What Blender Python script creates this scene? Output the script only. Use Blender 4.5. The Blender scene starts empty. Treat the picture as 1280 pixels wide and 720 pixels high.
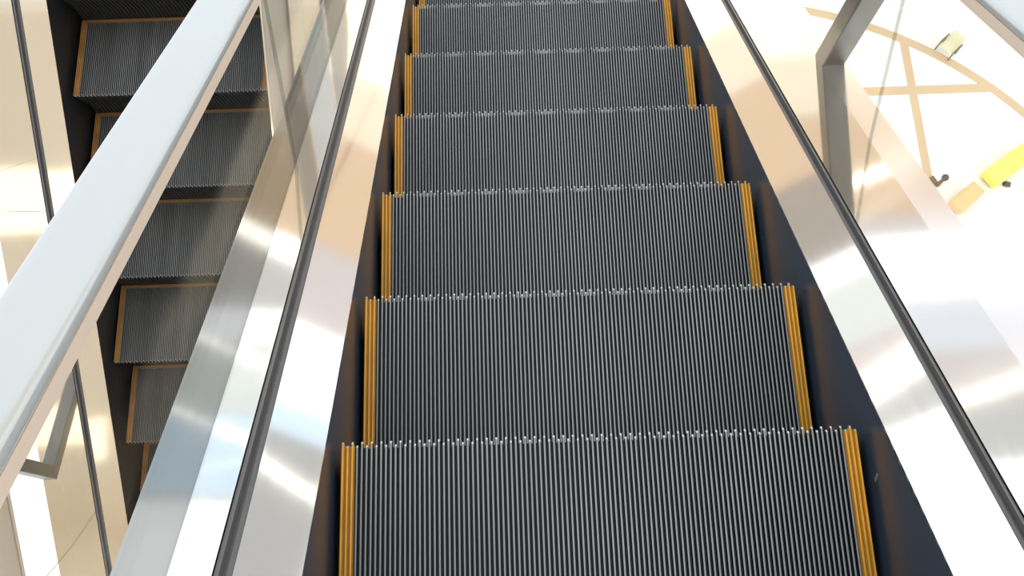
import bpy, bmesh, math, random
from mathutils import Matrix, Vector
random.seed(4)
R = math.radians
scene = bpy.context.scene
COL = scene.collection

# ------------------------------------------------------------------ camera, sky, exposure
CAM_LOC = Vector((-0.182, -0.289, 1.956))
PITCH, YAW, ROLL, F_PX = R(72.495), R(-1.033), R(-0.892), 1173.8
cam_d = bpy.data.cameras.new('camera')
cam = bpy.data.objects.new('camera', cam_d); COL.objects.link(cam)
cam_d.sensor_fit = 'HORIZONTAL'; cam_d.sensor_width = 36.0; cam_d.lens = 36.0 * F_PX / 1280.0
cam_d.clip_start = 0.05; cam_d.clip_end = 300
fwd = Vector((-math.sin(YAW) * math.cos(PITCH), math.cos(YAW) * math.cos(PITCH), -math.sin(PITCH)))
rt = Vector((math.cos(YAW), math.sin(YAW), 0)); up = rt.cross(fwd)
x_ax = rt * math.cos(ROLL) + up * math.sin(ROLL); y_ax = -rt * math.sin(ROLL) + up * math.cos(ROLL)
m3 = Matrix((x_ax, y_ax, -fwd)).transposed()
cam.matrix_world = Matrix.Translation(CAM_LOC) @ m3.to_4x4()
scene.camera = cam

world = bpy.data.worlds.new('sky'); scene.world = world; world.use_nodes = True
bg = world.node_tree.nodes['Background']
bg.inputs['Color'].default_value = (0.93, 0.97, 1.0, 1); bg.inputs['Strength'].default_value = 1.0
vs = scene.view_settings
vs.view_transform = 'Standard'; vs.look = 'None'; vs.gamma = 1.0; vs.use_curve_mapping = False
vs.exposure = 0.82

# ------------------------------------------------------------------ materials
def mat(name, col, rough=0.5, metal=0.0, emit=None, estr=0.0, noise=0.0, nscale=(8, 8, 8), bump=0.0, rvar=0.0, spec=0.5, coat=0.0):
    m = bpy.data.materials.new(name); m.use_nodes = True
    nt = m.node_tree; b = nt.nodes['Principled BSDF']
    b.inputs['Base Color'].default_value = (*col, 1); b.inputs['Roughness'].default_value = rough
    b.inputs['Metallic'].default_value = metal; b.inputs['Specular IOR Level'].default_value = spec
    b.inputs['Coat Weight'].default_value = coat
    if emit:
        b.inputs['Emission Color'].default_value = (*emit, 1); b.inputs['Emission Strength'].default_value = estr
    if noise or bump or rvar:
        tc = nt.nodes.new('ShaderNodeTexCoord'); mp = nt.nodes.new('ShaderNodeMapping')
        mp.inputs['Scale'].default_value = nscale
        nz = nt.nodes.new('ShaderNodeTexNoise'); nz.inputs['Scale'].default_value = 1.0; nz.inputs['Detail'].default_value = 5
        nt.links.new(tc.outputs['Object'], mp.inputs['Vector']); nt.links.new(mp.outputs['Vector'], nz.inputs['Vector'])
        if noise:
            rp = nt.nodes.new('ShaderNodeMapRange')
            rp.inputs['From Min'].default_value = 0.3; rp.inputs['From Max'].default_value = 0.7
            rp.inputs['To Min'].default_value = 1 - noise; rp.inputs['To Max'].default_value = 1 + noise
            mx = nt.nodes.new('ShaderNodeVectorMath'); mx.operation = 'SCALE'
            mx.inputs[0].default_value = col
            nt.links.new(nz.outputs['Fac'], rp.inputs['Value']); nt.links.new(rp.outputs['Result'], mx.inputs['Scale'])
            nt.links.new(mx.outputs['Vector'], b.inputs['Base Color'])
        if rvar:
            rr = nt.nodes.new('ShaderNodeMapRange')
            rr.inputs['To Min'].default_value = max(0.02, rough - rvar); rr.inputs['To Max'].default_value = rough + rvar
            nt.links.new(nz.outputs['Fac'], rr.inputs['Value']); nt.links.new(rr.outputs['Result'], b.inputs['Roughness'])
        if bump:
            bp = nt.nodes.new('ShaderNodeBump'); bp.inputs['Strength'].default_value = bump; bp.inputs['Distance'].default_value = 0.002
            nt.links.new(nz.outputs['Fac'], bp.inputs['Height']); nt.links.new(bp.outputs['Normal'], b.inputs['Normal'])
    return m

def glass_mat(name, tint, ior=1.5):
    m = bpy.data.materials.new(name); m.use_nodes = True
    nt = m.node_tree; nt.nodes.clear()
    out = nt.nodes.new('ShaderNodeOutputMaterial'); mix = nt.nodes.new('ShaderNodeMixShader')
    lw = nt.nodes.new('ShaderNodeLayerWeight'); lw.inputs['Blend'].default_value = 0.5
    pw = nt.nodes.new('ShaderNodeMath'); pw.operation = 'POWER'; pw.inputs[1].default_value = 5.0
    fr = nt.nodes.new('ShaderNodeMath'); fr.operation = 'MULTIPLY_ADD'; fr.inputs[1].default_value = 0.16; fr.inputs[2].default_value = 0.005
    nt.links.new(lw.outputs['Facing'], pw.inputs[0]); nt.links.new(pw.outputs[0], fr.inputs[0])
    tr = nt.nodes.new('ShaderNodeBsdfTransparent'); tr.inputs['Color'].default_value = (*tint, 1)
    gl = nt.nodes.new('ShaderNodeBsdfGlossy'); gl.inputs['Roughness'].default_value = 0.02
    nt.links.new(fr.outputs[0], mix.inputs['Fac']); nt.links.new(tr.outputs['BSDF'], mix.inputs[1])
    nt.links.new(gl.outputs['BSDF'], mix.inputs[2]); nt.links.new(mix.outputs['Shader'], out.inputs['Surface'])
    return m

M = {
    'rib':      mat('tread_aluminium', (0.225, 0.235, 0.24), 0.45, 0.15, noise=0.2, nscale=(2.5, 1.2, 1)),
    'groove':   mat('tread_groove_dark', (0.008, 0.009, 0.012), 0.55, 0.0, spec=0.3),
    'yellow':   mat('yellow_paint', (0.74, 0.37, 0.03), 0.45, noise=0.15, nscale=(20, 12, 5)),
    'yellow_dk': mat('yellow_paint_dark', (0.36, 0.16, 0.012), 0.55),  # darker yellow base between the stripe ribs
    'ochre_d':  mat('dark_ochre_paint', (0.22, 0.11, 0.035), 0.5),  # darker ochre for the rear stripe
    'ochre':    mat('worn_ochre_paint', (0.36, 0.17, 0.04), 0.5, noise=0.25, nscale=(9, 9, 5)),
    'rib2':     mat('dusty_tread_grey', (0.14, 0.148, 0.15), 0.5, 0.1, noise=0.35, nscale=(14, 1.0, 1)),
    'groove2':  mat('dusty_groove', (0.05, 0.052, 0.05), 0.7),
    'tip':      mat('worn_bright_aluminium', (0.50, 0.50, 0.49), 0.35, 0.4),
    'tip2':     mat('dull_tip_aluminium', (0.26, 0.26, 0.255), 0.45, 0.2),
    'skirt2':   mat('skirt_black_coat', (0.02, 0.02, 0.021), 0.35),
    'riser':    mat('riser_black', (0.02, 0.02, 0.021), 0.5),
    'skirt':    mat('skirt_dark_coat', (0.027, 0.041, 0.066), 0.25, 0.0, spec=0.6),
    'outer_r':  mat('satin_outer_steel', (0.66, 0.64, 0.65), 0.15, 1.0),
    'outer':    mat('dull_outer_steel', (0.26, 0.257, 0.25), 0.07, 1.0, rvar=0.02, nscale=(90, 1.2, 1.2), bump=0.02),
    'steel':    mat('brushed_steel', (0.64, 0.625, 0.61), 0.06, 1.0, rvar=0.02, nscale=(60, 1.2, 1.2), bump=0.012),
    'steel_d':  mat('satin_steel_post', (0.24, 0.23, 0.215), 0.34, 1.0),
    'gasket':   mat('black_gasket', (0.09, 0.09, 0.095), 0.32),
    'rail':     mat('silver_handrail', (0.49, 0.525, 0.545), 0.16, 0.25, coat=0.8),
    'rail_b':   mat('champagne_handrail', (0.34, 0.29, 0.23), 0.4, 0.2),
    'railtrack': mat('rail_track_beige', (0.80, 0.66, 0.55), 0.35, 0.3),
    'glass':    glass_mat('clear_glass', (0.965, 0.97, 0.965)),
    'edge':     glass_mat('glass_edge', (0.80, 0.83, 0.82)),
    'casing':   mat('casing_grey', (0.35, 0.35, 0.35), 0.5),
    'floor':    mat('pale_terrazzo', (0.92, 0.91, 0.87), 0.4, noise=0.03, nscale=(.6, .6, .6)),
    'inlay':    mat('tan_inlay', (0.66, 0.51, 0.32), 0.45, noise=0.06, nscale=(1, 1, 1)),
    'plaster':  mat('pinkish_plaster', (0.78, 0.71, 0.70), 0.8),
    'peach':   mat('peach_panel', (0.86, 0.64, 0.44), 0.7),
    'taupe':    mat('taupe_panel', (0.46, 0.41, 0.36), 0.7),
    'greywall': mat('light_grey_panel', (0.66, 0.65, 0.63), 0.7),
    'greywall2': mat('mid_grey_panel', (0.50, 0.495, 0.485), 0.7),
    'ceiling':  mat('tan_ceiling', (0.80, 0.69, 0.54), 0.8),
}

# ------------------------------------------------------------------ helpers
def mesh_obj(name, verts, faces, m, parent=None, smooth=False):
    me = bpy.data.meshes.new(name); me.from_pydata([tuple(v) for v in verts], [], faces); me.update()
    bm = bmesh.new(); bm.from_mesh(me); bmesh.ops.recalc_face_normals(bm, faces=bm.faces); bm.to_mesh(me); bm.free()
    me.materials.append(m)
    if smooth:
        for p in me.polygons: p.use_smooth = True
    o = bpy.data.objects.new(name, me); COL.objects.link(o)
    if parent: o.parent = parent
    return o

class MB:
    def __init__(s): s.v = []; s.f = []
    def hexa(s, pts):
        n = len(s.v); s.v += [tuple(p) for p in pts]
        s.f += [tuple(n + i for i in q) for q in ((0, 3, 2, 1), (4, 5, 6, 7), (0, 1, 5, 4), (1, 2, 6, 5), (2, 3, 7, 6), (3, 0, 4, 7))]
    def box(s, x0, x1, y0, y1, z0, z1):
        s.hexa([(x0, y0, z0), (x1, y0, z0), (x1, y1, z0), (x0, y1, z0), (x0, y0, z1), (x1, y0, z1), (x1, y1, z1), (x0, y1, z1)])
    def prism(s, prof, a, b, fn):
        """closed profile swept between stations a and b; fn(profile point, station) -> xyz"""
        n = len(s.v); k = len(prof)
        s.v += [fn(p, a) for p in prof] + [fn(p, b) for p in prof]
        s.f += [tuple(n + i for i in range(k)), tuple(n + k + i for i in reversed(range(k)))]
        s.f += [(n + i, n + (i + 1) % k, n + k + (i + 1) % k, n + k + i) for i in range(k)]
    def lathe(s, prof, seg=20, cx=0, cy=0):
        n = len(s.v)
        for r, z in prof:
            for j in range(seg):
                a = 2 * math.pi * j / seg; s.v.append((cx + r * math.cos(a), cy + r * math.sin(a), z))
        for i in range(len(prof) - 1):
            for j in range(seg):
                s.f.append((n + i * seg + j, n + i * seg + (j + 1) % seg, n + (i + 1) * seg + (j + 1) % seg, n + (i + 1) * seg + j))
        s.f.append(tuple(n + j for j in reversed(range(seg)))); s.f.append(tuple(n + (len(prof) - 1) * seg + j for j in range(seg)))
    def build(s, name, m, parent=None, smooth=False): return mesh_obj(name, s.v, s.f, m, parent, smooth)

def empty(name, loc, rz=0):
    o = bpy.data.objects.new(name, None); COL.objects.link(o); o.location = loc; o.rotation_euler[2] = rz
    o.empty_display_size = 0.1
    return o
def tag(o, label=None, cat=None, group=None, kind=None):
    if label: o['label'] = label
    if cat: o['category'] = cat
    if group: o['group'] = group
    if kind: o['kind'] = kind
    return o
def copy_tree(o, parent=None):
    c = o.copy(); COL.objects.link(c); c.parent = parent
    for ch in list(o.children): copy_tree(ch, c)
    return c
def bevel(o, w=0.003, seg=2):
    b = o.modifiers.new('bevel', 'BEVEL'); b.width = w; b.segments = seg; b.limit_method = 'ANGLE'; b.angle_limit = R(40)
    return o

# ------------------------------------------------------------------ setting: atrium floor, far wall
FLOOR_Z = -18.0
fl = MB(); fl.box(-30, 34, -20, 26, FLOOR_Z - 0.3, FLOOR_Z)
floor = tag(fl.build('floor', M['floor']), 'pale polished atrium floor far below with tan inlay strips', 'floor', kind='structure')
def inlay(x0, x1, y0, y1):
    b = MB(); b.box(x0, x1, y0, y1, FLOOR_Z, FLOOR_Z + 0.012); b.build('inlay_strip', M['inlay'], floor)
inlay(9.53, 9.72, 4.0, 12.02)
inlay(4.0, 9.53, 10.50, 10.72); inlay(9.72, 11.42, 10.50, 10.72)
arc = MB(); ax, ay, ar = 5.10, 3.86, 9.30
def arcpt(p, t): return (ax + p[0] * math.cos(t), ay + p[0] * math.sin(t), p[1])
NA = 36
for i in range(NA):
    a0, a1 = R(20 + 100 * i / NA), R(20 + 100 * (i + 1) / NA)
    arc.prism([(ar - .1, FLOOR_Z), (ar + .1, FLOOR_Z), (ar + .1, FLOOR_Z + .013), (ar - .1, FLOOR_Z + .013)], a0, a1, arcpt)
arc.build('inlay_arc', M['inlay'], floor)

WY = 14.0
wf = MB(); wf.box(-24, 30, WY, WY + .4, FLOOR_Z, 9.0)
wall = tag(wf.build('wall_far', M['plaster']), 'unseen far wall with glowing bands added for reflections in the steel', 'wall', kind='structure')
def wall_piece(name, x0, x1, z0, z1, m, d=.05):
    b = MB(); b.box(x0 + .02, x1 - .02, WY - d, WY, z0, z1); return b.build(name, m, wall)
WARM = mat('warm_reflection_glow', (.2, .2, .2), .3, emit=(1.0, .86, .62), estr=1.3)  # invented unseen glows, tinted to what the steel decks mirror
WARM2 = mat('soft_warm_reflection_glow', (.2, .2, .2), .3, emit=(1.0, .84, .60), estr=.75)
WHITE = mat('white_reflection_glow', (.2, .2, .2), .3, emit=(.93, .97, 1.0), estr=1.15)
PALE = mat('pale_reflection_glow', (.2, .2, .2), .3, emit=(.92, 1.0, .95), estr=.62)
BLUE = mat('blue_reflection_glow', (.2, .2, .2), .3, emit=(.62, .82, 1.0), estr=.85)
MIST = mat('misty_reflection_glow', (.2, .2, .2), .3, emit=(.84, .89, 1.0), estr=.66)
LINE_GLOW = mat('reflection_line_glow', (.2, .2, .2), .3, emit=(1.0, .97, .9), estr=3.0)  # glow of the added highlight lines, not a known lamp
bays = [-24, -14, -6.5, -1.4, 1.1, 3.6, 10, 20, 30]
for k, (a, b) in enumerate(zip(bays, bays[1:])):
    wall_piece('reflection_band', a, b, -7.0, -3.0, WARM); wall_piece('reflection_band', a, b, -2.95, -2.0, WARM2)  # glowing bands added for warm reflections in the decks
    wall_piece('reflection_panel', a, b, -1.95, -.25, M['peach'], .08)  # peach tone invented for the warm mid part of the reflections
    wall_piece('upper_panel', a, b, 2.95, 8.9, M['greywall2' if a == 1.1 else 'greywall'], .03)
wall_piece('wall_panel', -1.4, 1.1, -.2, 1.05, M['taupe']); wall_piece('wall_panel', -6.5, -1.4, -.2, .9, M['greywall'])  # added panels, toned to mirror as taupe and grey in the decks
for a, b, z0, z1, m in ((-14, -6.5, .9, 2.3, WHITE), (-6.5, -1.4, .95, 1.5, WHITE), (-6.5, -1.4, 1.55, 2.7, PALE), (-6.5, -1.4, 2.75, 4.1, BLUE), (-1.4, 1.1, 1.1, 1.5, WHITE), (-1.4, 1.1, 1.55, 2.5, PALE),
                        (1.1, 3.6, 1.1, 2.4, WHITE), (1.1, 3.6, 2.45, 2.9, BLUE), (3.6, 10, .1, 1.2, WHITE), (3.6, 10, 1.25, 2.1, MIST), (10, 20, .1, 2.2, WHITE)):
    wall_piece('reflection_glow', a, b, z0, z1, m)  # made-up glow panels, set bay by bay for the deck reflections
for a, b, z0, z1 in ((-14, -6.5, 4.2, 8), (-6.5, -1.4, 4.2, 8), (-1.4, 1.1, 4.0, 8), (3.6, 10, 4.0, 8), (10, 20, 4.0, 8)):
    wall_piece('reflection_glow', a, b, z0, z1, WHITE, .07)  # upper glow panels, added so the near deck ends mirror white
def reflection_arc(a, b, z, slope, w):
    """an invented bowed glow line across one bay, for highlights in the steel"""
    n = 10; m = (a + b) / 2; q = MB()
    zf = lambda x: z + slope * (x - m) - .06 * (x - m) ** 2
    for i in range(n):
        x0, x1 = a + .1 + (b - a - .2) * i / n, a + .1 + (b - a - .2) * (i + 1) / n
        q.hexa([(x0, WY - .1, zf(x0)), (x1, WY - .1, zf(x1)), (x1, WY, zf(x1)), (x0, WY, zf(x0)),
                (x0, WY - .1, zf(x0) + w), (x1, WY - .1, zf(x1) + w), (x1, WY, zf(x1) + w), (x0, WY, zf(x0) + w)])
    q.build('reflection_line', LINE_GLOW, wall)
for a, b, z, sl_, w in ((-5.0, -2.0, -.42, .45, .30), (-5.6, -2.6, 1.55, .42, .05), (-5.8, -3.0, 2.8, .4, .05), (-1.0, 1.1, 3.05, -.12, .035), (-1.0, 1.1, 3.38, -.12, .045),
                        (1.4, 4.2, 3.62, .2, .08), (4.6, 6.4, -1.0, -.3, .12), (6.2, 8.4, 2.75, -.3, .05)):
    reflection_arc(a, b, z, sl_, w)

# unseen tan ceiling and wall, with glow panels, added for lower deck reflections
cl = MB(); cl.box(-18, 18, -16, -2.2, 5.6, 6.0)
ceil = tag(cl.build('ceiling', M['ceiling']), 'unseen tan ceiling behind the escalators, added for reflections', 'ceiling', kind='structure')
for y in (-5.6, -12.0):
    for k in range(6):
        b = MB(); b.box(-15 + 5 * k, -10.4 + 5 * k, y - .7, y + .7, 5.56, 5.6); b.build('ceiling_reflection_glow', WARM, ceil)  # unseen glow panels added to brighten what the lower decks mirror
wb = MB(); wb.box(-18, 18, -16.4, -16, 0.0, 6.0)
tag(wb.build('wall_back', M['ceiling']), 'unseen tan wall behind the escalators, added for reflections', 'wall', kind='structure')

# ------------------------------------------------------------------ escalator steps
NOSE_T = 0.010
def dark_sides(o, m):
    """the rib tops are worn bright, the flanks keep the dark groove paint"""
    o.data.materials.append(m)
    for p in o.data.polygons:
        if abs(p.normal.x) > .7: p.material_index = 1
def make_step(W, rib_n, stripe_n, rise, mats, rear=False, name='escalator_step'):
    """origin at the nose, tread running back to -y"""
    D = 0.445; root = empty(name, (0, 0, 0)); pitch = W / rib_n; rw = pitch * 0.50
    x0 = -W / 2
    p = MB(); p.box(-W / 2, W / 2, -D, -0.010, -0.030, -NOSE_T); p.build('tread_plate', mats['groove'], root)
    def rib(mb, i, back):
        xc = x0 + (i + .5) * pitch; f = 0.0 if i % 2 == 0 else -0.0075
        a, b = xc - rw / 2, xc + rw / 2; t = rw * .14
        mb.hexa([(a, back, -NOSE_T), (b, back, -NOSE_T), (b, f, -NOSE_T), (a, f, -NOSE_T),
                 (a + t, back, 0), (b - t, back, 0), (b - t, f - .001, 0), (a + t, f - .001, 0)])
    back = -D + (0.017 if rear else 0)
    r = MB()
    for i in range(stripe_n, rib_n - stripe_n): rib(r, i, back)
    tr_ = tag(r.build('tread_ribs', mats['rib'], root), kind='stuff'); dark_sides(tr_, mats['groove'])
    tt = MB()
    for i in range(rib_n):
        xc = x0 + (i + .5) * pitch; f = 0.0 if i % 2 == 0 else -0.0075; a, b = xc - rw * .36, xc + rw * .36
        tt.hexa([(a, f - .001, -.006), (b, f - .001, -.006), (b, f + .004, -.006), (a, f + .004, -.006),
                 (a, f - .001, .0005), (b, f - .001, .0005), (b, f + .0035, -.002), (a, f + .0035, -.002)])
    tag(tt.build('nose_teeth', mats['tip'], root), kind='stuff')
    for side in (0, 1):
        s = MB(); rng = range(stripe_n) if side == 0 else range(rib_n - stripe_n, rib_n)
        for i in rng: rib(s, i, -D)
        st = s.build('side_stripe', mats['stripe'], root)
        g = MB(); xa = x0 + rng[0] * pitch; g.box(xa + .0005, xa + stripe_n * pitch - .0005, -D, -0.004, -NOSE_T, -NOSE_T + .003)
        g.build('stripe_base', mats['stripe_base'], st)
    if rear:
        s = MB(); s.box(x0 + stripe_n * pitch, -x0 - stripe_n * pitch, -D, -D + .017, -NOSE_T, 0); s.build('rear_stripe', M['ochre_d'], root)
    prof = [(-.012, -.030), (-.016, -.055), (-.030, -.100), (-.044, -.150), (-.050, -.200), (-.050, -rise - .03)]
    q = MB(); poly = prof + [(y - .012, z) for y, z in reversed(prof)]
    q.prism(poly, -W / 2 + .004, W / 2 - .004, lambda a, s_: (s_, a[0], a[1]))
    rs = q.build('riser', M['riser'], root)
    rr = MB(); pr2 = [(y + .007, z) for y, z in prof] ; poly = pr2 + list(reversed(prof))
    for i in range(0, rib_n, 2):
        xc = x0 + (i + .5) * pitch
        rr.prism(poly, xc - rw / 2, xc + rw / 2, lambda a, s_: (s_, a[0], a[1]))
    tag(rr.build('riser_ribs', mats['riser_rib'], rs), kind='stuff')
    return root

PITCH_S = 0.404
T1 = math.tan(R(35)); T2 = math.tan(R(33))
step = make_step(1.076, 108, 3, PITCH_S * T1, dict(groove=M['groove'], rib=M['rib'], stripe=M['yellow'], stripe_base=M['yellow_dk'], riser_rib=M['riser'], tip=M['tip']))
tag(step, 'dark ribbed metal step with yellow side stripes on the wide descending escalator', 'escalator step', 'steps of the wide descending escalator')
first = True
for k in range(-1, 12):
    o = step if first else copy_tree(step); first = False
    o.location = (0, k * PITCH_S, -k * PITCH_S * T1)
CX2, Y2, Z2 = -1.868, 0.14, -3.62
step2 = make_step(0.994, 100, 3, PITCH_S * T2, dict(groove=M['groove2'], rib=M['rib2'], stripe=M['ochre'], stripe_base=M['ochre'], riser_rib=M['riser'], tip=M['tip2']), rear=True)
tag(step2, 'dusty grey step with ochre line along side and back on the lower escalator', 'escalator step', 'steps of the lower ascending escalator')
first = True
for k in range(-2, 10):
    o = step2 if first else copy_tree(step2); first = False
    o.location = (CX2, Y2 + k * PITCH_S, Z2 + k * PITCH_S * T2); o.rotation_euler[2] = math.pi

# ------------------------------------------------------------------ balustrades
def balustrade(label, sgn, glass, outer, rail, lean, A, B, C, D, E, y0, y1, pt, joints, gjoints, posts, RC, hA=.10, hB=.14, hC=.15, hE=.16, rail_label=''):
    """sgn -1/+1: which way is outward.  pt(x, y, h) -> world point on the incline.  All x absolute."""
    base = Vector(pt(C, y0, -.5)); root = empty('escalator_balustrade', base)
    tag(root, label, 'balustrade')
    fn = lambda p, y: tuple(Vector(pt(p[0], y, p[1])) - base)
    s = sgn; e = .0015
    def sweep(name, prof, ya, yb, m, parent=root):
        b = MB(); b.prism(prof, ya, yb, fn); return b.build(name, m, parent)
    sweep('skirt_panel', [(A, -.45), (A + s * .014, -.45), (A + s * .014, hA - .006), (A, hA - .006)], y0, y1, M['skirt' if rail == 'rail' else 'skirt2'])
    # rolled front edge and sloping inner deck
    sweep('inner_deck', [(A - s * .003, hA - .006), (A - s * .003, hA), (B, hB), (B, hB - .02), (A + s * .016, hA - .006)], y0, y1, M['steel'])
    g = sweep('gasket', [(B + s * e, hB - .03), (B + s * e, hB - .004), (B + (C - B) * .35, hB - .002), (B + (C - B) * .42, hB - .009), (B + (C - B) * .6, hB - .009),
                     (B + (C - B) * .66, hC - .001), (C - s * e, hC - .005), (C - s * e, hB - .03)], y0, y1, M['gasket'])
    ys = [y0] + [j for j in joints if y0 < j < y1] + [y1]
    for a, b in zip(ys, ys[1:]):
        hD = hC + (hE - hC) * (D - C) / (E - C)
        sweep('deck_panel', [(C, hC), (D, hD), (D, hD - .02), (C, hC - .02)], a + .001, b - .001, M['steel'])
        sweep('outer_deck', [(D, hD), (E, hE), (E, hE - .05), (E - s * .004, hE - .05), (E - s * .004, hE - .006), (D, hD - .012)], a + .001, b - .001, M[outer])
    sweep('outer_cladding', [(E - s * .03, hE - .05), (E - s * .02, hE - .05), (E - s * .02, -.9), (E - s * .03, -.9)], y0, y1, M['casing'])
    gy = [y0] + [j for j in gjoints if y0 < j < y1] + [y1]
    gfn = lambda p, y: tuple(Vector(pt(p[0], y + lean * (p[1] - hE), p[1])) - base)
    for a, b in zip(gy, gy[1:]):
        q = [(D - .005, hE - .004), (D + .005, hE - .004), (D + .005, .866), (D - .005, .866)]
        gb = MB(); gb.prism(q, a + .004, b - .004, gfn); gp = gb.build('glass_panel', M[glass], root)
        ge = MB(); ge.prism([(x, h) for x, h in q], b - .0012, b, gfn); ge.build('glass_edge', M['edge'], gp)
    sweep('rail_track', [(RC - .053, .850), (RC - .053, .879), (RC + .053, .879), (RC + .053, .850)], y0, y1, M['railtrack'])
    for (px, py) in posts:
        b = MB()
        z = lambda h: Vector(pt(px, py, h)).z
        lo, hi = z(hE - .03), z(.86)
        c = Vector((px, py, 0)) - Vector((base.x, base.y, 0))
        b.box(c.x - .036, c.x + .036, c.y - .036, c.y + .036, lo - base.z, hi - base.z - .03)
        bevel(b.build('post', M['steel_d'], root), .004)
    # moving handrail
    hb = Vector(pt(RC, y0, .885)); w, t = .055, .030
    prof = []
    for i in range(13):
        a = math.pi * i / 12
        prof.append((RC + w * math.copysign(abs(math.cos(a)) ** .6, math.cos(a)), .886 + t * math.sin(a) ** .6 if 0 < i < 12 else .886))
    prof += [(RC - w + .003, .880), (RC + w - .003, .880)]
    b = MB(); b.prism(prof, y0, y1, lambda p, y: tuple(Vector(pt(p[0], y, p[1])) - hb))
    h = b.build('handrail', M[rail], None, True); h.location = hb
    h.data.polygons[0].use_smooth = False; h.data.polygons[1].use_smooth = False
    tag(h, rail_label, 'handrail')
    return root

pt1 = lambda x, y, h: (x, y, -T1 * y + h)
pt2 = lambda x, y, h: (x, y, Z2 + T2 * (y - Y2) + h)
balustrade('steel decked glass balustrade between the wide escalator and the lower one', -1, 'glass', 'outer', 'rail', .47, -.550, -.655, -.687, -.760, -.853, -1.3, 5.4, pt1, [2.9], [-.9, .85, 2.65], [], -.752,
           rail_label='silver handrail crossing above the lower escalator')
br = balustrade('steel decked glass balustrade of the wide escalator overlooking the pale floor', 1, 'glass', 'outer_r', 'rail', .47, .552, .666, .695, .857, .942, -1.3, 5.4, pt1, [2.9], [-.9, .874, 2.65], [(.903, 1.322)], .838,
           rail_label='silver handrail above the pale atrium floor')
balustrade('beige steel balustrade on the far side of the lower escalator', -1, 'glass', 'steel', 'rail_b', -.45, -2.388, -2.498, -2.535, -2.695, -2.79, -1.2, 4.6, pt2, [-.4, 1.615], [0.0, 1.8], [(-2.75, .385)], -2.70,
           rail_label='handrail on the far side of the lower escalator')
balustrade('steel balustrade of the lower escalator beside the wide escalator', 1, 'glass', 'steel', 'rail_b', -.45, -1.347, -1.25, -1.215, -1.13, -1.05, -1.2, 4.6, pt2, [1.5], [1.2], [], -1.126,
           rail_label='beige silver handrail of the lower escalator seen behind the glass')

# pale scuff on the dark skirt
sc = MB(); sc.box(-.0008, .0008, -.004, .004, -.011, .011)
sm = sc.build('scuff_mark', mat('pale_scuff', (.11, .14, .15), .5), br); sm.location = Vector((.5515, -.108, .028)) - br.location; sm.rotation_euler[0] = R(-30)

# casings under the step bands
def casing(label, xa, xb, y0, y1, pt):
    base = Vector(pt((xa + xb) / 2, y0, -1.0)); b = MB()
    b.prism([(xa, -1.0), (xb, -1.0), (xb, -.62), (xa, -.62)], y0, y1, lambda p, y: tuple(Vector(pt(p[0], y, p[1])) - base))
    o = b.build('escalator_casing', M['casing'], None); o.location = base; tag(o, label, 'casing')
casing('grey casing under the wide descending escalator', -.82, .91, -1.3, 5.4, pt1)
casing('grey casing under the lower ascending escalator', -2.74, -1.10, -1.2, 4.6, pt2)

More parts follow.
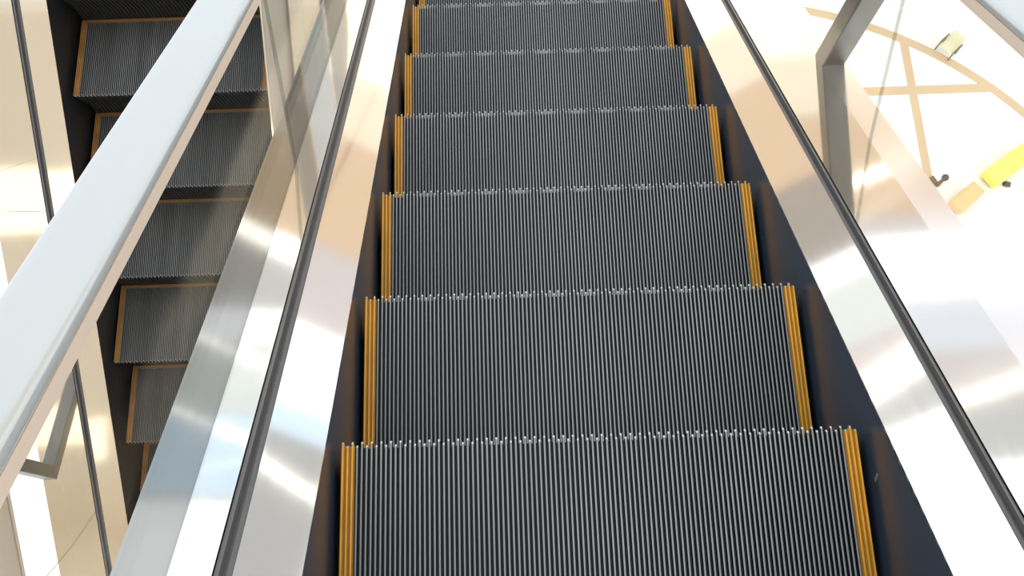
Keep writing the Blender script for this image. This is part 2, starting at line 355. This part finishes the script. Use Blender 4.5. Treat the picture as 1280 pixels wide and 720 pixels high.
# ------------------------------------------------------------------ small things far below on the atrium floor
M['cream'] = mat('cream_seat', (.80, .78, .55), .6); M['dark'] = mat('dark_arm', (.20, .18, .11), .5)
M['brown'] = mat('brown_stand', (.22, .14, .07), .5); M['dkbrown'] = mat('dark_cap', (.10, .085, .07), .4)
M['orange'] = mat('orange_upholstery', (.84, .56, .28), .7); M['lemon'] = mat('yellow_upholstery', (.90, .88, .20), .7)
ch = empty('armchair', (10.57, 11.62, FLOOR_Z + .013), R(40)); tag(ch, 'cream armchair with dark armrests beside the curved tan strip', 'chair')
b = MB(); b.box(-.15, .15, -.17, .17, .20, .28); bevel(b.build('seat', M['cream'], ch), .02)
b = MB(); b.prism([(.12, .24), (.17, .24), (.24, .52), (.20, .53)], -.17, .17, lambda p, y: (p[0], y, p[1])); bevel(b.build('backrest', M['cream'], ch), .015)
for sy in (-1, 1):
    b = MB(); b.box(-.14, .16, sy * .20 - .02, sy * .20 + .02, .34, .38); bevel(b.build('armrest', M['dark'], ch), .008)
    for lx in (-.13, .14):
        b = MB(); b.box(lx - .015, lx + .015, sy * .20 - .015, sy * .20 + .015, 0, .34); b.build('leg', M['dark'], ch)
st = empty('floor_stand', (9.79, 8.14, FLOOR_Z + .013)); tag(st, 'small brown stand with dark rounded top at the end of the tan strip', 'stand')
b = MB(); b.prism([(-.05, 0), (.05, 0), (.05, .04), (-.05, .04)], -.03, .24, lambda p, t: (p[0] * .89 - .447 * t, p[0] * .447 + .894 * t, p[1])); bevel(b.build('foot', M['brown'], st), .01)
b = MB(); b.lathe([(.05, .03), (.045, .10), (.04, .36)], 14); b.build('stem', M['brown'], st, True)
b = MB(); b.lathe([(.03, .36), (.075, .40), (.08, .44), (.06, .49), (.02, .51)], 16); b.build('cap', M['dkbrown'], st, True)
def ottoman(loc, rz, L, W, H, m, label):
    t = empty('bench', loc, rz); tag(t, label, 'bench')
    b = MB(); b.box(-L / 2 + .08, L / 2 - .08, -W / 2 + .08, W / 2 - .08, 0, .06); b.build('plinth', M['brown'], t)
    b = MB(); b.box(-L / 2, L / 2, -W / 2, W / 2, .06, H); bevel(b.build('cushion', m, t), .06, 4)
ottoman((10.30, 7.72, FLOOR_Z), R(38), .78, .36, .34, M['orange'], 'low orange upholstered bench end to end with the yellow one')
ottoman((11.42, 8.50, FLOOR_Z), R(34), 1.30, .42, .34, M['lemon'], 'low yellow upholstered bench end to end with the orange one')
bg_ = MB(); bg_.prism([(-.09, 0), (.09, 0), (.07, .09), (-.05, .10)], -.05, .05, lambda p, y: (p[0], y, p[1]))
o = bevel(bg_.build('handbag', M['dkbrown'], None), .015); o.location = (11.38, 8.10, FLOOR_Z); o.rotation_euler[2] = R(-15)
tag(o, 'small dark bag on the floor beside the yellow bench', 'bag')
